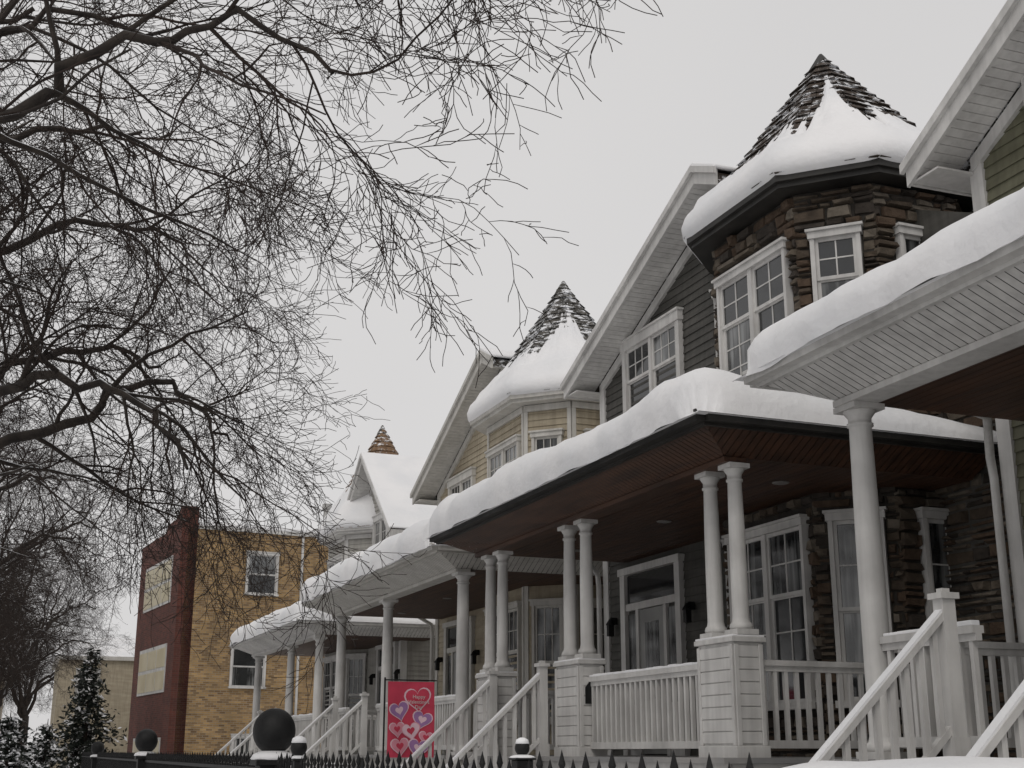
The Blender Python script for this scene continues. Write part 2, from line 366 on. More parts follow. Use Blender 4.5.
    Dr=MB(); Dr.fbox(F,u0+.385,u1-.385,FZ+.02,FZ+1.99,0,.05)
    G.fbox(F,u0+.55,u1-.55,FZ+.75,FZ+1.8,0,.056,1)
    Dr.fbox(F,u0+.55,u1-.55,FZ+.2,FZ+.62,.05,.065)
    Dr.build('front_door',[M['door']],par,bevel=.006)
    La=MB()
    for u in (u0-.4,u1+.4):
        La.fbox(F,u-.02,u+.02,FZ+1.85,FZ+1.95,.02,.12); La.fbox(F,u-.04,u+.04,FZ+1.68,FZ+1.84,.09,.17); q=F.at(u,0,.13)
        La.rev((q[0],q[1]),[(.07,FZ+1.84),(.065,FZ+1.86),(.015,FZ+1.93)],8)
    La.build('wall_lanterns',[M['iron']],par)
    # ---------------- turret
    fp=footprint(hx,hy,ch); tz=c['tz']+E; H=c['th']
    tb=MB(); tb.prism([(tx+x,ty+y,0) for x,y in fp],(0,0,tz))
    tb.build('turret_core',[M['mortar'] if c['stone'] else sd],par)
    TS=MB(); rs=random.Random(c['seed'])
    for i in (6,7,0,1,2,3):
        p,q=fp[i],fp[(i+1)%8]; FF=Fr((tx+p[0],ty+p[1]),(q[0]-p[0],q[1]-p[1])); ln=math.hypot(q[0]-p[0],q[1]-p[1])
        ops=[]
        if i==0: ws=[(.18,ln-.18,4.2,5.6,2),(.16,ln-.16,.5,2.35,2)]
        elif i==2: ws=[(.3,ln-.3,4.6,5.6,1),(.28,ln-.28,.5,2.35,1)]
        elif i==1 or i==7: ws=[(.21,ln-.21,4.65,5.6,1),(.2,ln-.2,.5,2.35,1)]
        else: ws=[]
        for (a,b2,z0,z1,n) in ws:
            z0+=E;z1+=E; dz=c['tz']-6.2
            if z0>5: z0+=dz; z1+=dz
            cas=.05
            window(T,G,FF,a,b2,z0,z1,n,cas=cas,mid=.62 if n==2 else .5,grid=(2,2) if c['stone'] else (3,2),lower_grid=(2,3) if (c['stone'] and n==2) else None,pane=1,d=.04 if c['stone'] else .03)
            ops.append((a-cas,b2+cas,z0-.07,z1+cas+.03))
        if c['stone']: stones(TS,FF,ln,.1,tz-.02,ops,rs)
        else:
            siding(TS,FF,lambda z:0,lambda z:ln,.5,tz-.12)
            T.fbox(FF,0,.07,.5,tz-.121,.0,.035); T.fbox(FF,ln-.07,ln,.5,tz-.121,.0,.035)
            T.fbox(FF,.0,ln,tz-.12,tz-.01,-.01,.05)
            T.fbox(FF,.071,ln-.071,tz-2.35,tz-2.2,0,.034)
    TS.build('turret_facing',STONES if c['stone'] else [sd],par,recalc=c['stone'])
    ft=M['dark_trim'] if c['dark'] else tr
    ef=footprint(hx+.28,hy+.28,ch+.17)
    TE=MB(); TE.prism([(tx+x,ty+y,tz) for x,y in ef],(0,0,.13))
    e2=footprint(hx+.33,hy+.33,ch+.19); TE.prism([(tx+x,ty+y,tz+.06) for x,y in e2],(0,0,.1)); TE.build('turret_eave',[ft],par)
    TR=MB(); rz=tz+.16; N=20; rr=random.Random(c['seed']+5)
    for k in range(N):
        t0,t1=k/N,(k+1)/N; lip=.024
        for i in range(8):
            p,q=e2[i],e2[(i+1)%8]; nn=max(1,int(9*(1-t0)))
            f=lambda a,t,l:(tx+(p[0]+(q[0]-p[0])*a)*(1-t+l),ty+(p[1]+(q[1]-p[1])*a)*(1-t+l),rz+H*t)
            for g in range(nn):
                a0=g/nn+.006; a1=(g+1)/nn-.006; td=t0-rr.uniform(0,.008); lp=lip*rr.uniform(.5,1.3)
                TR.face([f(a0,td,lp),f(a1,td,lp),f(a1,t1,.002),f(a0,t1,.002)]); TR.face([f(a0,td,-.02),f(a1,td,-.02),f(a1,td,lp),f(a0,td,lp)])
    i0=len(TR.v); TR.v+=[(tx+x*.985,ty+y*.985,rz) for x,y in e2]+[(tx,ty,rz+H*.985)]
    for k in range(8): TR.f.append((i0+k,i0+(k+1)%8,i0+8)); TR.m.append(0)
    TR.build('turret_roof',[M[c['shing']]],par,recalc=False)
    cap=MB(); cap.rev((tx,ty),[(.2,rz+H*.9),(.17,rz+H*.92),(.05,rz+H*1.0),(.02,rz+H+.04)],8); cap.build('turret_cap',[M['dark_trim'] if c['dark'] else M['shing_grey']],par)
    TN=MB(); n=200; rows=28
    for j in range(rows):
        for k in range(n):
            a=2*math.pi*k/n; R0=sum(radial(e2,a+o) for o in (-.06,0,.06))/3
            ca,sa=math.cos(a),math.sin(a); sd0=c['seed']
            nn=noise.noise(Vector((ca*1.3+sd0,sa*1.3,2.)))+.7*noise.noise(Vector((ca*4+sd0,sa*4,5.)))+.7*noise.noise(Vector((ca*11+sd0,sa*11,5.)))+.55*noise.noise(Vector((ca*27+sd0,sa*27,5.)))
            te=c['cover']+.17*nn
            for (sa2,sh,wd) in c['streak']:
                da=(a-sa2+math.pi)%(2*math.pi)-math.pi; te+=sh*math.exp(-(da/wd)**2)
            te=max(.14,min(te,.95))
            if j==0: r,z=R0-.03,rz-.05
            elif j==1: r,z=R0+.07,rz-.0
            elif j==2: r,z=R0+.09,rz+.13
            elif j==3: r,z=R0+.04,rz+.26
            elif j==4: r,z=R0-.06,rz+.36
            else:
                f=(j-4)/(rows-5); t=.06+(te-.06)*f; th=.31*(1-f)**1.5*(1+.35*noise.noise(Vector((ca*2,sa*2+f*3,sd0))))+(-.06 if j==rows-1 else .012+.03*noise.noise(Vector((ca*9,sa*9,f*9)))*min(1,f*2))
                if R0*(1-t)<.25: th*=.5
                r=R0*(1-t); z=rz+H*t+th
            TN.v.append((tx+r*ca,ty+r*sa,z))
    for j in range(rows-1):
        for k in range(n):
            l=(k+1)%n; TN.f.append((j*n+k,j*n+l,(j+1)*n+l,(j+1)*n+k)); TN.m.append(0)
    TN.build('turret_snow',[M['snow']],par,smooth=True,recalc=False)
    # ---------------- porch
    pz=2.86+E+c.get('pz',0); px=5.28; py1-=.08; PE=tx-.05
    FS=MB()
    FS.box((px,py0,pz),(px+.04,py1,pz+.12)); FS.box((px+.041,py0,pz+.001),(PE,py0+.04,pz+.12)); FS.box((px+.041,py1-.04,pz+.001),(PE,py1,pz+.12))
    FS.box((px-.09,py0-.03,pz+.03),(px-.002,py1+.03,pz+.125)); FS.box((px-.1,py0-.03,pz+.11),(px-.085,py1+.03,pz+.135))
    FS.box((px-.0,py0-.09,pz+.03),(PE,py0-.002,pz+.12)); FS.box((px-.0,py1+.002,pz+.03),(PE,py1+.09,pz+.12))
    FS.build('porch_fascia',[M['dark_trim'] if c['dark'] else tr],par)
    PB=MB(); PB.box((px+.05,py0+.05,pz+.05),(PE,py1-.05,pz+.11)); PB.build('porch_roof_deck',[M['dark_trim']],par)
    cz=pz-.17; ix=CX-.14; iy0=py0+.42; iy1=py1-.42
    C=MB(); W=MB(); SM=C if c['soffit'] else W
    pw=.075
    def sf(k): return max(0,min(1,(k-py0-.042)/(iy0-py0-.042),(py1-.042-k)/(py1-.042-iy1)))
    k=py0+.045
    while k<py1-.045:
        kk=min(k+pw,py1-.043); fa,fb=sf(k),sf(kk)
        X=lambda f:(px+.042+(ix-px-.042)*f, pz+.02+(cz-pz-.02)*f)
        (xa,za),(xb,zb)=X(fa),X(fb)
        SM.face([(px+.042,k,pz+.02),(px+.042,kk,pz+.02),(xb,kk,zb),(xa,k,za)]); k+=pw+.008
    for (yo,yi) in ((py0+.042,iy0),(py1-.042,iy1)):
        x=px+.042
        while x<PE-.1:
            x2=x+pw; fa=max(0,min(1,(x-px-.042)/(ix-px-.042))); fb=max(0,min(1,(x2-px-.042)/(ix-px-.042)))
            SM.face([(x,yo,pz+.02),(x2,yo,pz+.02),(x2,yo+(yi-yo)*fb,pz+.02+(cz-pz-.02)*fb),(x,yo+(yi-yo)*fa,pz+.02+(cz-pz-.02)*fa)]); x+=pw+.008
    x=ix
    while x<PE-.05:
        W.box((x,iy0,cz),(x+.088,iy1,cz+.03)); x+=.094
    PB2=MB(); PB2.box((ix+.01,iy0+.01,cz+.031),(PE,iy1-.01,cz+.06)); PB2.build('ceiling_backing',[M['dark_trim']],par)
    if c['soffit']: C.build('porch_soffit',[tr],par,recalc=False)
    BM=MB(); bz=cz-.05
    BM.box((ix-.02,iy0-.02,bz),(ix+.22,iy1+.02,cz-.001)); BM.build('porch_beam',[tr if c['soffit'] else M['wood']],par)
    W.build('porch_ceiling',[M['wood']],par,recalc=False)
    CL=MB()
    for k in range(3):
        y=py0+(py1-py0)*(k+.5)/3; CL.rev((6.9,y),[(.08,cz-.012),(.09,cz-.001)],20)
    CL.build('ceiling_lights',[M['lens']],par)
    FL=MB(); FL.box((5.55,py0+.35,FZ-.05),(tx,py1-.35,FZ)); FL.build('porch_floor',[M['deck']],par)
    SK=MB(); SK.box((5.62,py0+.4,FZ-.27),(5.65,py1-.4,FZ-.051))
    k=py0+.45
    while k<py1-.5: SK.box((5.66,k,.1),(5.69,k+.09,FZ-.05)); k+=.13
    for yy in (py0+.4,py1-.43): SK.box((5.66,yy,0),(WX-.05,yy+.03,FZ-.052))
    SK.build('porch_skirt',[tr],par)
    CO=MB(); RL=MB(); PD=MB(); RS=MB(); ztop=bz
    sy0,sy1=c['stairs']; r=c['cr']; anchors=[]
    for gi,grp in enumerate(c['cols']):
        if c['ped']:
            a,b2=grp[0]-.09,grp[-1]+.09; zt2=E+.96
            PD.box((CX-.15,a,0),(CX+.15,b2,zt2))
            Sg=[Fr((CX-.15,b2),(0,-1)),Fr((CX-.15,a),(1,0))]
            for FFr,ww in ((Sg[0],b2-a),(Sg[1],.30)):
                z=FZ+.12
                while z<zt2-.1: PD.fbox(FFr,0.045,ww-.045,z,z+.1,.001,.013); z+=.108
                PD.fbox(FFr,0,.045,FZ+.1,zt2-.02,.001,.02); PD.fbox(FFr,ww-.045,ww,FZ+.1,zt2-.02,.001,.021)
            PD.box((CX-.18,a-.03,zt2),(CX+.18,b2+.03,zt2+.045)); PD.box((CX-.175,a-.025,FZ-.05),(CX+.175,b2+.025,FZ+.1))
            RS.box((CX-.17,a-.02,zt2+.045),(CX+.17,b2+.02,zt2+.065))
            for y in grp: column(CO,CX,y,zt2+.066,ztop,r)
            anchors.append((a,b2))
            if gi==1:
                pl=MB(); pf=Sg[1]; pts=[(.06,2.12),(.24,2.12),(.24,2.3),(.19,2.36),(.15,2.39),(.11,2.36),(.06,2.3)]
                pl.prism([pf.at(u,z,.022) for u,z in pts],pf.n*.012); pl.build('address_plaque',[M['iron']],par)
        else:
            for y in grp: column(CO,CX,y,FZ,ztop,r)
            anchors.append((grp[0]-r,grp[-1]+r))
    segs=[]
    for i in range(len(anchors)-1):
        a,b2=anchors[i][1],anchors[i+1][0]
        if sy0>=a-.3 and sy1<=b2+.3:
            if sy0-a>.3: segs.append((a,sy0))
            if b2-sy1>.3: segs.append((sy1,b2))
        else: segs.append((a,b2))
    for a,b2 in segs:
        rail(RL,(CX,a,0),(CX,b2,0),FZ)
        y=a+.02
        while y<b2-.05:
            h=.02+.03*abs(noise.noise(Vector((0,y*3,1)))); e=min(y+.16,b2-.02); RS.box((CX-.04,y,FZ+.86),(CX+.035,e,FZ+.862+h)); y=e
    rail(RL,(CX+.15,anchors[0][0]+.1,0),(WX-.05,anchors[0][0]+.1,0),FZ); rail(RL,(CX+.15,anchors[-1][1]-.1,0),(WX-.05,anchors[-1][1]-.1,0),FZ)
    ST=MB(); SS=MB(); n=9; run=1.62; dz=FZ/n; dx=run/n
    for i in range(n):
        zt3=FZ-dz*(i+1); x1=5.55-dx*i
        if i<n-1:
            ST.box((x1-dx-.02,sy0,zt3-.04),(x1,sy1,zt3)); SS.box((x1-dx-.0,sy0+.05,zt3),(x1-.05,sy1-.05,zt3+.025))
        ST.box((x1-.02,sy0+.01,zt3),(x1-.001,sy1-.01,zt3+dz-.04))
    for y in (sy0,sy1):
        ST.prism([(5.55,y-.02,FZ-.02),(5.55-run,y-.02,-.02),(5.55-run+.3,y-.02,-.0),(5.55,y-.02,FZ-.35)],(0,.04,0))
        newel(RL,5.62,y,FZ,FZ+1.02); newel(RL,5.62-run-.05,y,0,1.0)
        sl2=FZ/run
        xa,xb=5.62-.05,5.62-run-.05+.05; zaT=FZ+.93; zbT=zaT-(xa-xb)*sl2*.965
        RL.prism([(xa,y-.045,zaT),(xb,y-.045,zbT),(xb,y-.045,zbT-.055),(xa,y-.045,zaT-.055)],(0,.09,0))
        RL.prism([(xa,y-.025,zaT-.72),(xb,y-.025,zbT-.72),(xb,y-.025,zbT-.78),(xa,y-.025,zaT-.78)],(0,.05,0))
        SS.prism([(xa,y-.035,zaT),(xb,y-.035,zbT),(xb,y-.035,zbT+.02),(xa,y-.035,zaT+.02)],(0,.07,0))
        m=13
        for k in range(m):
            f=(k+.5)/m; x=xa+(xb-xa)*f; z=zaT+(zbT-zaT)*f
            RL.box((x-.019,y-.019,z-.74),(x+.019,y+.019,z-.04))
    ST.build('porch_steps',[M['deck']],par); SS.build('step_snow',[M['snow']],par); RS.build('rail_snow',[M['snow']],par,bevel=.006)
    CO.build('porch_columns',[M['white']],par)
    if c['ped']: PD.build('column_pedestals',[M['white']],par,bevel=.005)
    RL.build('porch_railings',[M['white']],par)
    T.build('trim',[tr],par); G.build('window_panes',[M['glass'],M['curtain']],par); K.build('foundation',[M['concrete']],par)
    roof_snow(px-.15,PE,py0-.13,py1+.12,pz+.09,c['snowT'],.1,'porch_snow',par,c['seed'],taper=c.get('taper',.8))
    DS=MB(); y=yr+w+.09
    DS.tube([Vector((px+1.9,py1+.02,pz+.07)),Vector((px+2.3,py1+.02,pz-.02)),Vector((WX-.12,y-.02,pz-.25)),Vector((WX-.1,y-.02,pz-.45)),Vector((WX-.1,y-.02,.3))],[.04]*5,8,cap=True)
    DS.build('downspout',[tr],par,smooth=True)
    par.rotation_euler=(0,0,math.radians(c.get('rot',1.8)))
    return par

cfg=[
 dict(yr=5.35,hw=4.25,zl=5.5,sl=.52,trim='white',sid='green_sid',shing='shing_grey',stone=False,dark=False,gw=(6.9,8.3),gz=(4.85,6.1),door=(6.1,7.5),rot=.6,pz=-.05,
      t=(8.74,3.5),tz=6.2,th=2.4,cover=.35,streak=[(3.9,.35,.28)],seed=3,porch=(.2,8.86),cols=[[.7],[4.6],[8.27]],stairs=(5.75,7.15),cr=.1,ped=False,soffit=True,snowT=.42),
 dict(yr=14.05,hw=4.3,zl=5.6,sl=.44,trim='white',sid='grey_sid',shing='shing_dark',stone=True,dark=True,gw=(15.45,17.0),gz=(4.85,5.83),door=(15.7,17.2),pz=-.02,
      t=(8.74,12.65),tz=6.15,th=2.34,cover=.36,streak=[(4.15,.5,.16),(4.75,.24,.2),(3.4,.06,.3)],seed=11,porch=(10.1,17.75),cols=[[10.6,11.05],[13.93,14.4],[16.6,17.05]],stairs=(14.65,16.3),cr=.078,ped=True,soffit=False,snowT=.52),
 dict(yr=22.9,hw=4.3,zl=5.45,sl=.48,trim='cream',sid='beige_sid',shing='shing_grey',stone=False,dark=False,gw=(24.6,25.9),gz=(4.3,5.4),door=(24.6,26.0),
      t=(8.74,21.5),tz=5.85,th=2.6,cover=.46,streak=[(4.4,.35,.25)],seed=23,porch=(18.5,27.0),cols=[[19.0],[23.0],[26.3]],stairs=(23.5,25.6),cr=.1,ped=False,soffit=True,snowT=.52),
 dict(yr=32.9,hw=2.7,zl=5.2,sl=.88,trim='white',sid='pale_sid',shing='shing_brown',stone=False,dark=False,gw=(31.9,33.0),gz=(4.5,5.8),door=(31.0,32.3),pz=-.12,rot=2.4,
      t=(8.74,34.9),tz=5.6,th=3.15,cover=.60,streak=[(4.0,.1,.3)],seed=37,porch=(29.2,37.2),cols=[[29.8],[32.6],[36.5]],stairs=(32.9,34.7),cr=.1,ped=False,soffit=True,snowT=.46),
]
for c in cfg: build_house('porch_house',c)

# ------------------------------------------------------------ brick apartment building
def apartment():
    par=empty('brick_apartment_building',(5.1,49,0)); th=math.radians(7)
    f=Vector((-math.sin(th),math.cos(th),0)); s=Vector((math.cos(th),math.sin(th),0)); C=Vector((5.1,49,0))
    Lf,Ls=7.0,17.0; H=8.0+E
    def wall(mb,p,q,h,mi):
        l=(q-p).length; mb.face([p,q,q+Vector((0,0,h)),p+Vector((0,0,h))],mi,[(0,0),(l,0),(l,h),(0,h)])
    W=MB(); a=C;b=C+s*Ls;c2=b+f*Lf;d=C+f*Lf
    wall(W,a,b,H,0);wall(W,b,c2,H,0);wall(W,c2,d,H,0);wall(W,d,a,H,1)
    W.face([p+Vector((0,0,H-.2)) for p in (a,b,c2,d)],0,[(0,0)]*4)
    W.build('walls',[M['ybrick'],M['rbrick']],par)
    P=MB(); F=Fr(d-s*.25,-f)
    prof=[(0,0),(Lf,0),(Lf,H+.8),(Lf-.5,H+.8),(Lf-.9,H+.45),(Lf-2.4,H+.4),(Lf-2.8,H+.15),(0,H+.15)]
    pts=[Vector(F.at(u,z,0)) for u,z in prof]; P.face(pts,0,[(u,z) for u,z in prof])
    pb=[p+s*.6 for p in pts]; P.face(pb[::-1],0,[(u,z) for u,z in prof][::-1])
    for i in range(len(pts)):
        j=(i+1)%len(pts); l=(pts[j]-pts[i]).length; P.face([pts[i],pb[i],pb[j],pts[j]],0,[(0,0),(.6,0),(.6,l),(0,l)])
    P.build('red_brick_front',[M['rbrick']],par,recalc=True)
    T=MB();G=MB()
    FS=Fr(C,s)
    for (u0,u1,z0,z1) in ((2.3,3.4,5.7,7.15),(1.9,3.1,2.3,3.75),(6.2,7.4,5.7,7.15),(6.2,7.4,2.3,3.75),(10,11.2,5.7,7.15),(10,11.2,2.3,3.75),(2.1,3.2,-.8,.5)):
        window(T,G,FS,u0,u1,z0+E,z1+E,1,cas=.07,grid=None,d=.03,pane=1)
    for (z0,z1) in ((5.35,7.1),(2.1,3.85),(-.9,.5)):
        T.fbox(F,1.2,5.9,z0+E,z1+E,.0,.03)
        for k in range(3):
            for q in range(2):
                G.fbox(F,1.3+k*1.55,2.7+k*1.55,z0+E+.1+q*(z1-z0)*.47,z0+E+(z1-z0)*(.45+q*.47),.03,.045,2)
    T.fbox(FS,.36,Ls,H-.02,H+.1,-.3,.06); T.fbox(FS,4.35,4.43,0,H-.05,.01,.09)
    T.build('trim',[M['white']],par); G.build('window_panes',[M['glass'],M['curtain'],M['shade']],par)
    S=MB(); S.fbox(FS,.4,Ls-.1,H+.1,H+.26,-Lf+.2,.03); S.build('roof_snow',[M['snow']],par,bevel=.05)
    V=MB(); q=FS.at(6,0,-2); V.rev((q[0],q[1]),[(.14,H),(.14,H+1.5),(.2,H+1.5),(.2,H+1.7)],10); V.build('vent_pipe',[M['concrete']],par)
apartment()
def bgbuilding(x0,x1,y0,y1,h,mat,name):
    par=empty(name,(x0,y0,0)); m=MB(); m.box((x0,y0,0),(x1,y1,h)); m.build('walls',[mat],par)
    T=MB();G=MB();F=Fr((x0,y0),(1,0)); w=x1-x0; n=max(1,int(w/2.5))
    for k in range(n):
        for z in (1.2,4.2):
            if z+1.6<h: window(T,G,F,(k+.5)*w/n-.5,(k+.5)*w/n+.5,z,z+1.5,1,grid=None)
    T.box((x0-.2,y0-.2,h),(x1+.2,y1+.2,h+.2)); T.build('trim',[M['cream']],par); G.build('window_panes',[M['glass'],M['curtain']],par)
    s=MB(); s.prism([(x0-.2,y0-.2,h+.2),(x0-.2,y1+.2,h+.2),(x0-.2,(y0+y1)/2,h+1.6)],(w+.4,0,0)); s.build('snowy_roof',[M['snow']],par,bevel=.05)
bgbuilding(1.5,7.5,74,84,6.3,M['beige_sid'],'beige_house')
bgbuilding(-9,-1.5,92,104,6.5,M['ybrick'],'tan_house')
bgbuilding(9,20,66,78,7,M['grey_sid'],'grey_house')

# ------------------------------------------------------------ ground
def sheet(name,x0,x1,y0,y1,z,mat,n=1):
    m=MB(); m.face([(x0,y0,z),(x1,y0,z),(x1,y1,z),(x0,y1,z)]); return m.build(name,[mat],recalc=False)
sheet('snowy_ground',-500,500,-500,500,0,M['snow'])
m=MB(); m.box((-1.0,-60,.0),(.9,62,.06)); m.build('sidewalk',[snowtop('snow_dusted_concrete',(.25,.25,.24),(.36,.355,.35),2,.55,.15,.7)],bevel=.01)
m=MB(); m.box((-5.2,-60,-.0),(-5.0,62,.13)); m.build('kerb',[M['concrete']],bevel=.01)
m=MB(); m.box((-14.2,-60,-.0),(-14.0,62,.13)); m.build('kerb',[M['concrete']],bevel=.01)
sheet('road',-14,-5.2,-200,200,.004,snowtop('slushy_asphalt',(.05,.05,.05),(.1,.1,.1),1,.62,.12,.5))
for y0,y1 in ((5.9,6.9),(14.7,16),(23.7,25.4),(33,34.4)): sheet('front_walk',.9,3.9,y0,y1,.004,M['concrete'])

# ------------------------------------------------------------ fence
fx=1.9; m=MB(); y=3.3; tip=1.605; s=0; fr=random.Random(4)
while y<46:
    s+=1
    h=tip-(0 if s%2 else .03)+fr.uniform(-.006,.006); y2=y+fr.uniform(-.004,.004)
    m.box((fx-.008,y2-.008,.05),(fx+.008,y2+.008,h-.08))
    i=len(m.v); m.v+=[(fx,y2,h),(fx-.015,y2,h-.055),(fx,y2-.015,h-.055),(fx+.015,y2,h-.055),(fx,y2+.015,h-.055),(fx,y2,h-.09)]
    for a,b in ((1,2),(2,3),(3,4),(4,1)): m.f+=[(i,i+a,i+b),(i+5,i+b,i+a)]; m.m+=[0,0]
    y+=.115
m.box((fx-.015,3.2,1.44),(fx+.015,46,1.475)); m.box((fx-.015,3.2,.18),(fx+.015,46,.22))
m.build('iron_fence',[M['iron']])
def ballpost(y,r,top):
    par=empty('ball_finial_fence_post',(fx,y,0)); m=MB()
    zc=top-r; w=.12 if r>.1 else .035; k0=w/.12
    m.box((fx-w,y-w,0),(fx+w,y+w,zc-r*1.55))
    m.box((fx-w*1.3,y-w*1.3,zc-r*1.55),(fx+w*1.3,y+w*1.3,zc-r*1.3))
    m.build('post',[M['iron']],par,bevel=.004)
    m=MB(); q=r/.17; pr=[(.11*q,zc-r*1.3),(.12*q,zc-r*1.22),(.075*q,zc-r*1.1),(.07*q,zc-r*.95)]
    for k in range(1,17):
        a=-math.pi/2+math.pi*k/17
        if r*math.cos(a)>.07*q or k>8: pr.append((max(.005,r*math.cos(a)),zc+r*1.06*math.sin(a)))
    m.rev((fx,y),pr,32); m.build('ball',[M['iron']],par,smooth=True)
    s=MB(); pr=[(.17*k0,zc-r*1.3),(.18*k0,zc-r*1.25),(.16*k0,zc-r*1.05),(.1*k0,zc-r*.9),(.05*k0,zc-r*.85)]; s.rev((fx,y),pr,20); s.build('snow_collar',[M['snow']],par,smooth=True)
    if r<.12:
        s=MB(); s.rev((fx,y),[(r*.8,zc+r*.5),(r*.95,zc+r*.6),(r*.8,zc+r*1.1),(r*.3,zc+r*1.35)],14); s.build('snow_cap',[M['snow']],par,smooth=True)
ballpost(10.8,.17,1.93); ballpost(22.5,.18,1.95); ballpost(37,.17,1.86)
ballpost(9.75,.06,1.69); ballpost(5.1,.03,1.645)

def hedge(x0,x1,y0,y1,h,seed):
    r=random.Random(seed); par=empty('snow_covered_hedge',((x0+x1)/2,(y0+y1)/2,0)); m=MB()
    for i in range(2600):
        x=r.uniform(x0,x1);y=r.uniform(y0,y1);z=r.uniform(.1,h-.05); a=r.uniform(0,6.28);l=r.uniform(.04,.1)
        u=Vector((math.cos(a),math.sin(a),r.uniform(-.6,.6)))*l; v=Vector((-math.sin(a),math.cos(a),r.uniform(-.6,.6)))*l*.4; p=Vector((x,y,z))
        m.face([p-u,p+v,p+u,p-v])
    m.build('foliage',[M['needle']],par,recalc=False)
    roof_snow(x0,x1,y0,y1,h-.16,.16,0,'hedge_snow',par,seed,taper=0)
hedge(3.0,3.7,3.9,5.4,1.57,5)

# ------------------------------------------------------------ flag
def flag():
    par=empty('valentine_flag',(4.65,16.6,0)); X0,X1,Z0,Z1=4.35,4.97,1.53,2.47; Y=16.6
    wv=lambda x,z: .03*math.sin((x-X0)*10+z*2.5)*min(1,(Z1-z)*2.5)
    m=MB()
    def put(poly,off,mi):
        m.face([(x,Y-off+wv(x,z),z) for x,z in poly],mi)
    n=16
    for i in range(n):
        for j in range(20):
            x0=X0+(X1-X0)*i/n;x1=X0+(X1-X0)*(i+1)/n;z0=Z0+(Z1-Z0)*j/20;z1=Z0+(Z1-Z0)*(j+1)/20
            put([(x0,z0),(x1,z0),(x1,z1),(x0,z1)],0,0)
    def heart(cx,cz,r,rot,mi,off):
        pts=[]
        for k in range(28):
            t=2*math.pi*k/28; x=16*math.sin(t)**3; z=13*math.cos(t)-5*math.cos(2*t)-2*math.cos(3*t)-math.cos(4*t)
            x*=r/17;z*=r/17; pts.append((cx+x*math.cos(rot)-z*math.sin(rot),cz+x*math.sin(rot)+z*math.cos(rot)))
        for k in range(28):
            for a,b in ((0,.5),(.5,1)):
                P=lambda q,f:(cx+(q[0]-cx)*f,cz+(q[1]-cz)*f); p,q=pts[k],pts[(k+1)%28]
                if a==0: put([(cx,cz),P(p,b),P(q,b)],off,mi)
                else: put([P(p,a),P(p,b),P(q,b),P(q,a)],off,mi)
    H=[(.40,.73,.19,.1,1),(.16,.58,.15,.25,2),(.46,.47,.14,-.25,2),(.13,.35,.12,.1,1),(.32,.33,.14,.2,3),(.51,.25,.10,-.2,1),(.17,.14,.14,.1,1),(.42,.12,.15,-.15,2)]
    k=0
    for (cx,cz,r,ro,mi) in H:
        o=.004+k*.0015; k+=1
        heart(X0+cx,Z0+cz,r,ro,3 if mi!=3 else 1,o); heart(X0+cx,Z0+cz,r*.88,ro,mi if cz<.7 else 0,o+.003)
        if cz<.7: heart(X0+cx,Z0+cz,r*.4,ro,{0:1,1:0,2:3,3:0}[mi],o+.005)
    m.build('cloth',[M['fred'],M['fpink'],M['fpurple'],M['flight']],par,recalc=False)
    for i,(s,z) in enumerate((("Happy",2.26),("Valentine's",2.195),("Day",2.13))):
        cu=bpy.data.curves.new('lettering','FONT'); cu.body=s; cu.size=.065; cu.align_x='CENTER'; cu.extrude=.001
        o=bpy.data.objects.new('lettering',cu); scene.collection.objects.link(o); o.data.materials.append(M['white']); o.parent=par
        o.rotation_euler=(math.pi/2,0,0); o.location=Vector((4.75,16.6-.055,z-.0))-par.location
    p=MB(); p.tube([Vector((4.31,16.6,0)),Vector((4.31,16.6,2.52))],[.012,.012],8,cap=True); p.tube([Vector((4.31,16.6,2.49)),Vector((5.0,16.6,2.49))],[.009]*2,8,cap=True); p.build('pole',[M['iron']],par)
flag()
# ------------------------------------------------------------ trees
def rdir(d,ang,r):
    a=r.uniform(0,2*math.pi); x=d.orthogonal().normalized(); y=d.cross(x)
    return (d*math.cos(ang)+(x*math.cos(a)+y*math.sin(a))*math.sin(ang)).normalized()
SPEC=[dict(n=8,l=4.6,ch=8,sides=7),dict(n=8,l=2.3,ch=6,sides=5),dict(n=8,l=1.4,ch=5,sides=4),dict(n=6,l=.85,ch=5,sides=3),dict(n=4,l=.36,ch=0,sides=3)]
GR=[.02,-.03,-.055,-.05,-.02]
def grow(mb,p,d,ln,r,lv,R,maxlv=4):
    S=SPEC[lv]; n=S['n']; pts=[p.copy()]; rad=[r]; d=d.normalized()
    wig=(.13,.17,.2,.22,.24)[lv]
    dirs=[]
    for i in range(n):
        d=(d+Vector((R.gauss(0,wig),R.gauss(0,wig),R.gauss(0,wig*.8)+GR[lv])))
        d.normalize(); p=p+d*(ln/n); pts.append(p.copy()); dirs.append(d.copy()); rad.append(max(.003,r*(1-.7*(i+1)/n)))
    mb.tube(pts,rad,S['sides'],0 if r>.018 else 1)
    if lv<maxlv: kids(mb,pts,dirs,rad,ln,lv,R,maxlv)
def kids(mb,pts,dirs,rad,ln,lv,R,maxlv,cnt=None,start=.2):
    S=SPEC[lv]; n=len(dirs); cnt=cnt or S['ch']
    for k in range(cnt):
        f=start+(1-start)*(k+R.random())/cnt; q=min(f*n,n-.001); i=int(q); p=pts[i].lerp(pts[i+1],q-i)
        nd=rdir(dirs[i],R.uniform(.4,.95),R); nr=min(rad[i]*.66,(.06,.028,.0145,.009,.0055)[lv+1] if lv<4 else .003)
        nr*=R.uniform(.8,1.15); l=SPEC[lv+1]['l']*R.uniform(.5,1.25)*(1-.25*f)
        grow(mb,p,nd,l,nr,lv+1,R,maxlv)
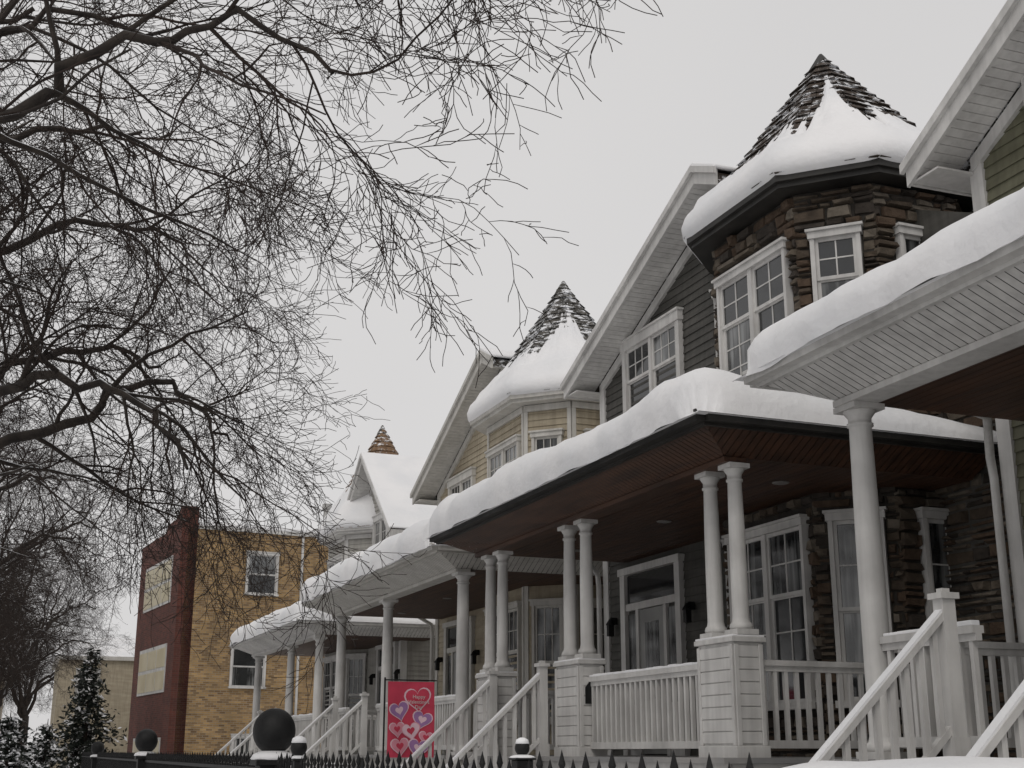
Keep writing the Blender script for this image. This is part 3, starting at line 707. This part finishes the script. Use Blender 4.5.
def limb(mb,P,r0,r1,R,cnt=14,maxlv=4,start=.15):
    P=[Vector(p) for p in P]; pts=[];N=len(P)
    for i in range(N-1):
        a=P[max(i-1,0)];b=P[i];c=P[i+1];e=P[min(i+2,N-1)]
        for k in range(5):
            t=k/5; q=.5*((2*b)+(c-a)*t+(2*a-5*b+4*c-e)*t*t+(3*b-a-3*c+e)*t**3)
            q+=Vector((R.gauss(0,.05),R.gauss(0,.05),R.gauss(0,.05))); pts.append(q)
    pts.append(P[-1]); n=len(pts); rad=[r0+(r1-r0)*(i/(n-1))**.7 for i in range(n)]
    mb.tube(pts,rad,9,0); dirs=[(pts[i+1]-pts[i]).normalized() for i in range(n-1)]
    kids(mb,pts,dirs,rad,4,0,R,maxlv,cnt,start)
def finish_tree(mb,name):
    return mb.build(name,[M['bark'],M['twig']],None,smooth=True,recalc=False)
def trunk(mb,x,y,h,r,R):
    mb.tube([Vector((x,y,-.1)),Vector((x,y,.15)),Vector((x+.03,y,.5)),Vector((x+.06,y+.03,h*.6)),Vector((x+.05,y,h))],[r*1.6,r*1.3,r*1.05,r*.95,r*.85],14,0)
RA=random.Random(5)
A=MB(); trunk(A,-3.4,9.5,3.3,.26,RA)
limb(A,[(-3.35,9.5,3.0),(-1.9,9.2,4.9),(-.55,8.8,5.85),(.2,8.35,6.25),(.9,7.95,6.3),(1.5,7.7,5.9)],.085,.012,RA,11)
limb(A,[(-3.35,9.5,3.2),(-2.2,8.6,5.8),(-.9,7.6,7.2),(.4,7.0,7.5),(1.4,6.8,7.2),(2.1,6.9,6.8)],.09,.012,RA,9)
limb(A,[(-3.35,9.5,3.2),(-2.8,10.8,5.8),(-1.8,11.6,7.4),(-.6,11.8,8.2),(.7,11.6,8.3)],.10,.018,RA,13)
limb(A,[(-3.35,9.5,3.1),(-2.6,10.2,4.6),(-1.4,10.8,6.0),(-.4,11.0,6.8),(.5,11.0,6.9)],.09,.015,RA,11)
limb(A,[(-3.35,9.5,3.1),(-4.6,9.2,5.5),(-6,8.8,7.6)],.12,.03,RA,7,3)
limb(A,[(-3.35,9.5,3.2),(-3.6,7.6,5.6),(-3.4,5.6,7.6)],.12,.03,RA,7,3)
finish_tree(A,'bare_tree')
RB=random.Random(12)
B=MB(); trunk(B,-3.2,15.5,3.2,.27,RB)
limb(B,[(-3.15,15.5,2.9),(-1.9,14.4,4.4),(-.55,13.5,5.05),(.2,13.0,5.15),(.8,12.7,4.85),(1.25,12.5,4.2)],.10,.015,RB,12)
limb(B,[(-3.15,15.5,3.0),(-1.5,15.0,4.2),(-.1,14.6,4.9),(.8,14.4,5.5),(1.5,14.5,5.4),(1.9,14.6,5.0)],.10,.015,RB,10)
limb(B,[(-3.15,15.5,3.0),(-2.2,15.9,5.6),(-1.0,16.2,7.4),(.3,16.4,8.2),(1.4,16.4,8.0)],.12,.02,RB,15)
limb(B,[(-3.15,15.5,3.0),(-3.0,14.2,6.2),(-1.9,13.4,8.2),(-.6,13.2,9.2)],.12,.025,RB,13)
limb(B,[(-3.15,15.5,3.0),(-2.0,16.5,4.8),(-.7,17.2,6.2),(.5,17.4,6.8),(1.3,17.4,6.6)],.11,.02,RB,13)
limb(B,[(-3.15,15.5,3.1),(-4.6,15.7,5.6),(-6.3,15.8,7.8)],.12,.03,RB,7,3)
finish_tree(B,'bare_tree')
def generic(seed,h,cnt):
    R=random.Random(seed); m=MB(); trunk(m,0,0,3.0,.25,R)
    for k in range(6):
        a=k*1.047+R.uniform(-.3,.3); c,s=math.cos(a),math.sin(a); q=R.uniform(.8,1.1)
        limb(m,[(0,0,2.7+.1*k),(1.0*c*q,1.0*s*q,4.6),(2.2*c*q,2.2*s*q,6.3*q),(3.4*c*q,3.4*s*q,h*.72*q),(4.4*c*q,4.4*s*q,h*.72*q)],.11,.02,R,cnt,4)
    for k in range(3):
        a=k*2.1+.5; c,s=math.cos(a),math.sin(a)
        limb(m,[(0,0,2.9),(.5*c,.5*s,5.4),(1.3*c,1.3*s,8),(2.*c,2.*s,h)],.12,.02,R,cnt,4)
    return m.build('bare_tree',[M['bark'],M['twig']],None,smooth=True,recalc=False)
g1=generic(31,10.0,10); g1.location=(-3.3,24,0)
def inst(o,loc,rz,sc):
    n=bpy.data.objects.new('bare_tree',o.data); scene.collection.objects.link(n); n.location=loc; n.rotation_euler=(0,0,rz); n.scale=(sc,sc,sc)
inst(g1,(-2.9,33,0),2.1,1.0); inst(g1,(-2.9,43,0),4.0,1.05); inst(g1,(-2.6,54,0),1.0,1.1); inst(g1,(-1.5,66,0),5,1.1); inst(g1,(-3,78,0),3,1.1)
inst(g1,(0,95,0),.4,1.3); inst(g1,(-4,110,0),2.7,1.3)
def spruce(x,y,h,rb,seed,snow=.3,name='spruce_tree'):
    R=random.Random(seed); par=empty(name,(x,y,0)); m=MB()
    m.tube([Vector((x,y,0)),Vector((x,y,h))],[.12,.01],8,2)
    z=.4
    while z<h-.1:
        rr=rb*(1-z/h)**.85+.08
        for k in range(int(7+rr*6)):
            a=R.uniform(0,6.28); l=rr*R.uniform(.45,1.2); c,s=math.cos(a),math.sin(a)
            for q in range(int(8+l*12)):
                f=R.uniform(.15,1); px=x+c*l*f+R.gauss(0,.08); py=y+s*l*f+R.gauss(0,.08); pz=z-.28*l*f*f+R.gauss(0,.06)
                L0=R.uniform(.05,.14); u=Vector((R.gauss(0,1),R.gauss(0,1),R.gauss(0,.5))).normalized()*L0; v=u.cross(Vector((R.gauss(0,1),R.gauss(0,1),1))).normalized()*L0*.4
                p=Vector((px,py,pz)); m.face([p-u,p+v,p+u,p-v],1 if R.random()<snow*.25 else 0)
            if R.random()<snow:
                f=R.uniform(.5,.95); p=Vector((x+c*l*f,y+s*l*f,z-.28*l*f*f+.06)); w=R.uniform(.08,.2)
                t=Vector((-s,c,0))*w*.5; o=Vector((c,s,-.3))*w
                m.face([p-o,p-t,p+o,p+t],1); m.face([p-o+Vector((0,0,.03)),p-t,p+Vector((0,0,.06)),p+t],1)
        z+=.2
    m.build('crown',[M['needle'],M['snow'],M['twig']],par,recalc=False)
spruce(2.2,52,5.4,2.1,1,.35)
spruce(-.4,46,2.9,1.9,2,.8,'snowy_shrub'); spruce(.8,49,2.7,1.6,4,.7,'snowy_shrub')

# ------------------------------------------------------------ world, sun, camera
w=bpy.data.worlds.new('World'); scene.world=w; w.use_nodes=True; t=w.node_tree; bg=t.nodes['Background']
sky=t.nodes.new('ShaderNodeTexSky'); sky.sky_type='NISHITA'; sky.sun_disc=False; sky.sun_elevation=math.radians(48); sky.sun_rotation=math.radians(215); sky.dust_density=3
hs=t.nodes.new('ShaderNodeHueSaturation'); hs.inputs['Saturation'].default_value=.12; hs.inputs['Value'].default_value=.09; L(t,sky.outputs[0],hs.inputs['Color'])
tc=t.nodes.new('ShaderNodeTexCoord'); n=t.nodes.new('ShaderNodeTexNoise'); n.inputs['Scale'].default_value=1.4; n.inputs['Detail'].default_value=3; L(t,tc.outputs['Generated'],n.inputs['Vector'])
r=t.nodes.new('ShaderNodeValToRGB'); r.color_ramp.elements[0].color=(.665,.655,.655,1); r.color_ramp.elements[1].color=(.73,.718,.715,1); r.color_ramp.elements[0].position=.3; r.color_ramp.elements[1].position=.7; L(t,n.outputs['Fac'],r.inputs[0])
mx=t.nodes.new('ShaderNodeMixRGB'); mx.inputs[0].default_value=.9; L(t,hs.outputs[0],mx.inputs[1]); L(t,r.outputs[0],mx.inputs[2]); L(t,mx.outputs[0],bg.inputs['Color']); bg.inputs['Strength'].default_value=1.0
sl=bpy.data.lights.new('sun','SUN'); sl.energy=.75; sl.angle=math.radians(25); sl.color=(1,.95,.89); so=bpy.data.objects.new('sun',sl); scene.collection.objects.link(so)
so.rotation_euler=(math.radians(42),0,math.radians(-35)); so.location=(0,0,20)
cam=bpy.data.cameras.new('camera'); co=bpy.data.objects.new('camera',cam); scene.collection.objects.link(co)
co.location=(0,0,E); co.rotation_euler=(math.radians(90+15.8),0,math.radians(-20)); cam.lens=45.7; cam.sensor_width=36; cam.clip_end=2000; cam.clip_start=.05
scene.camera=co
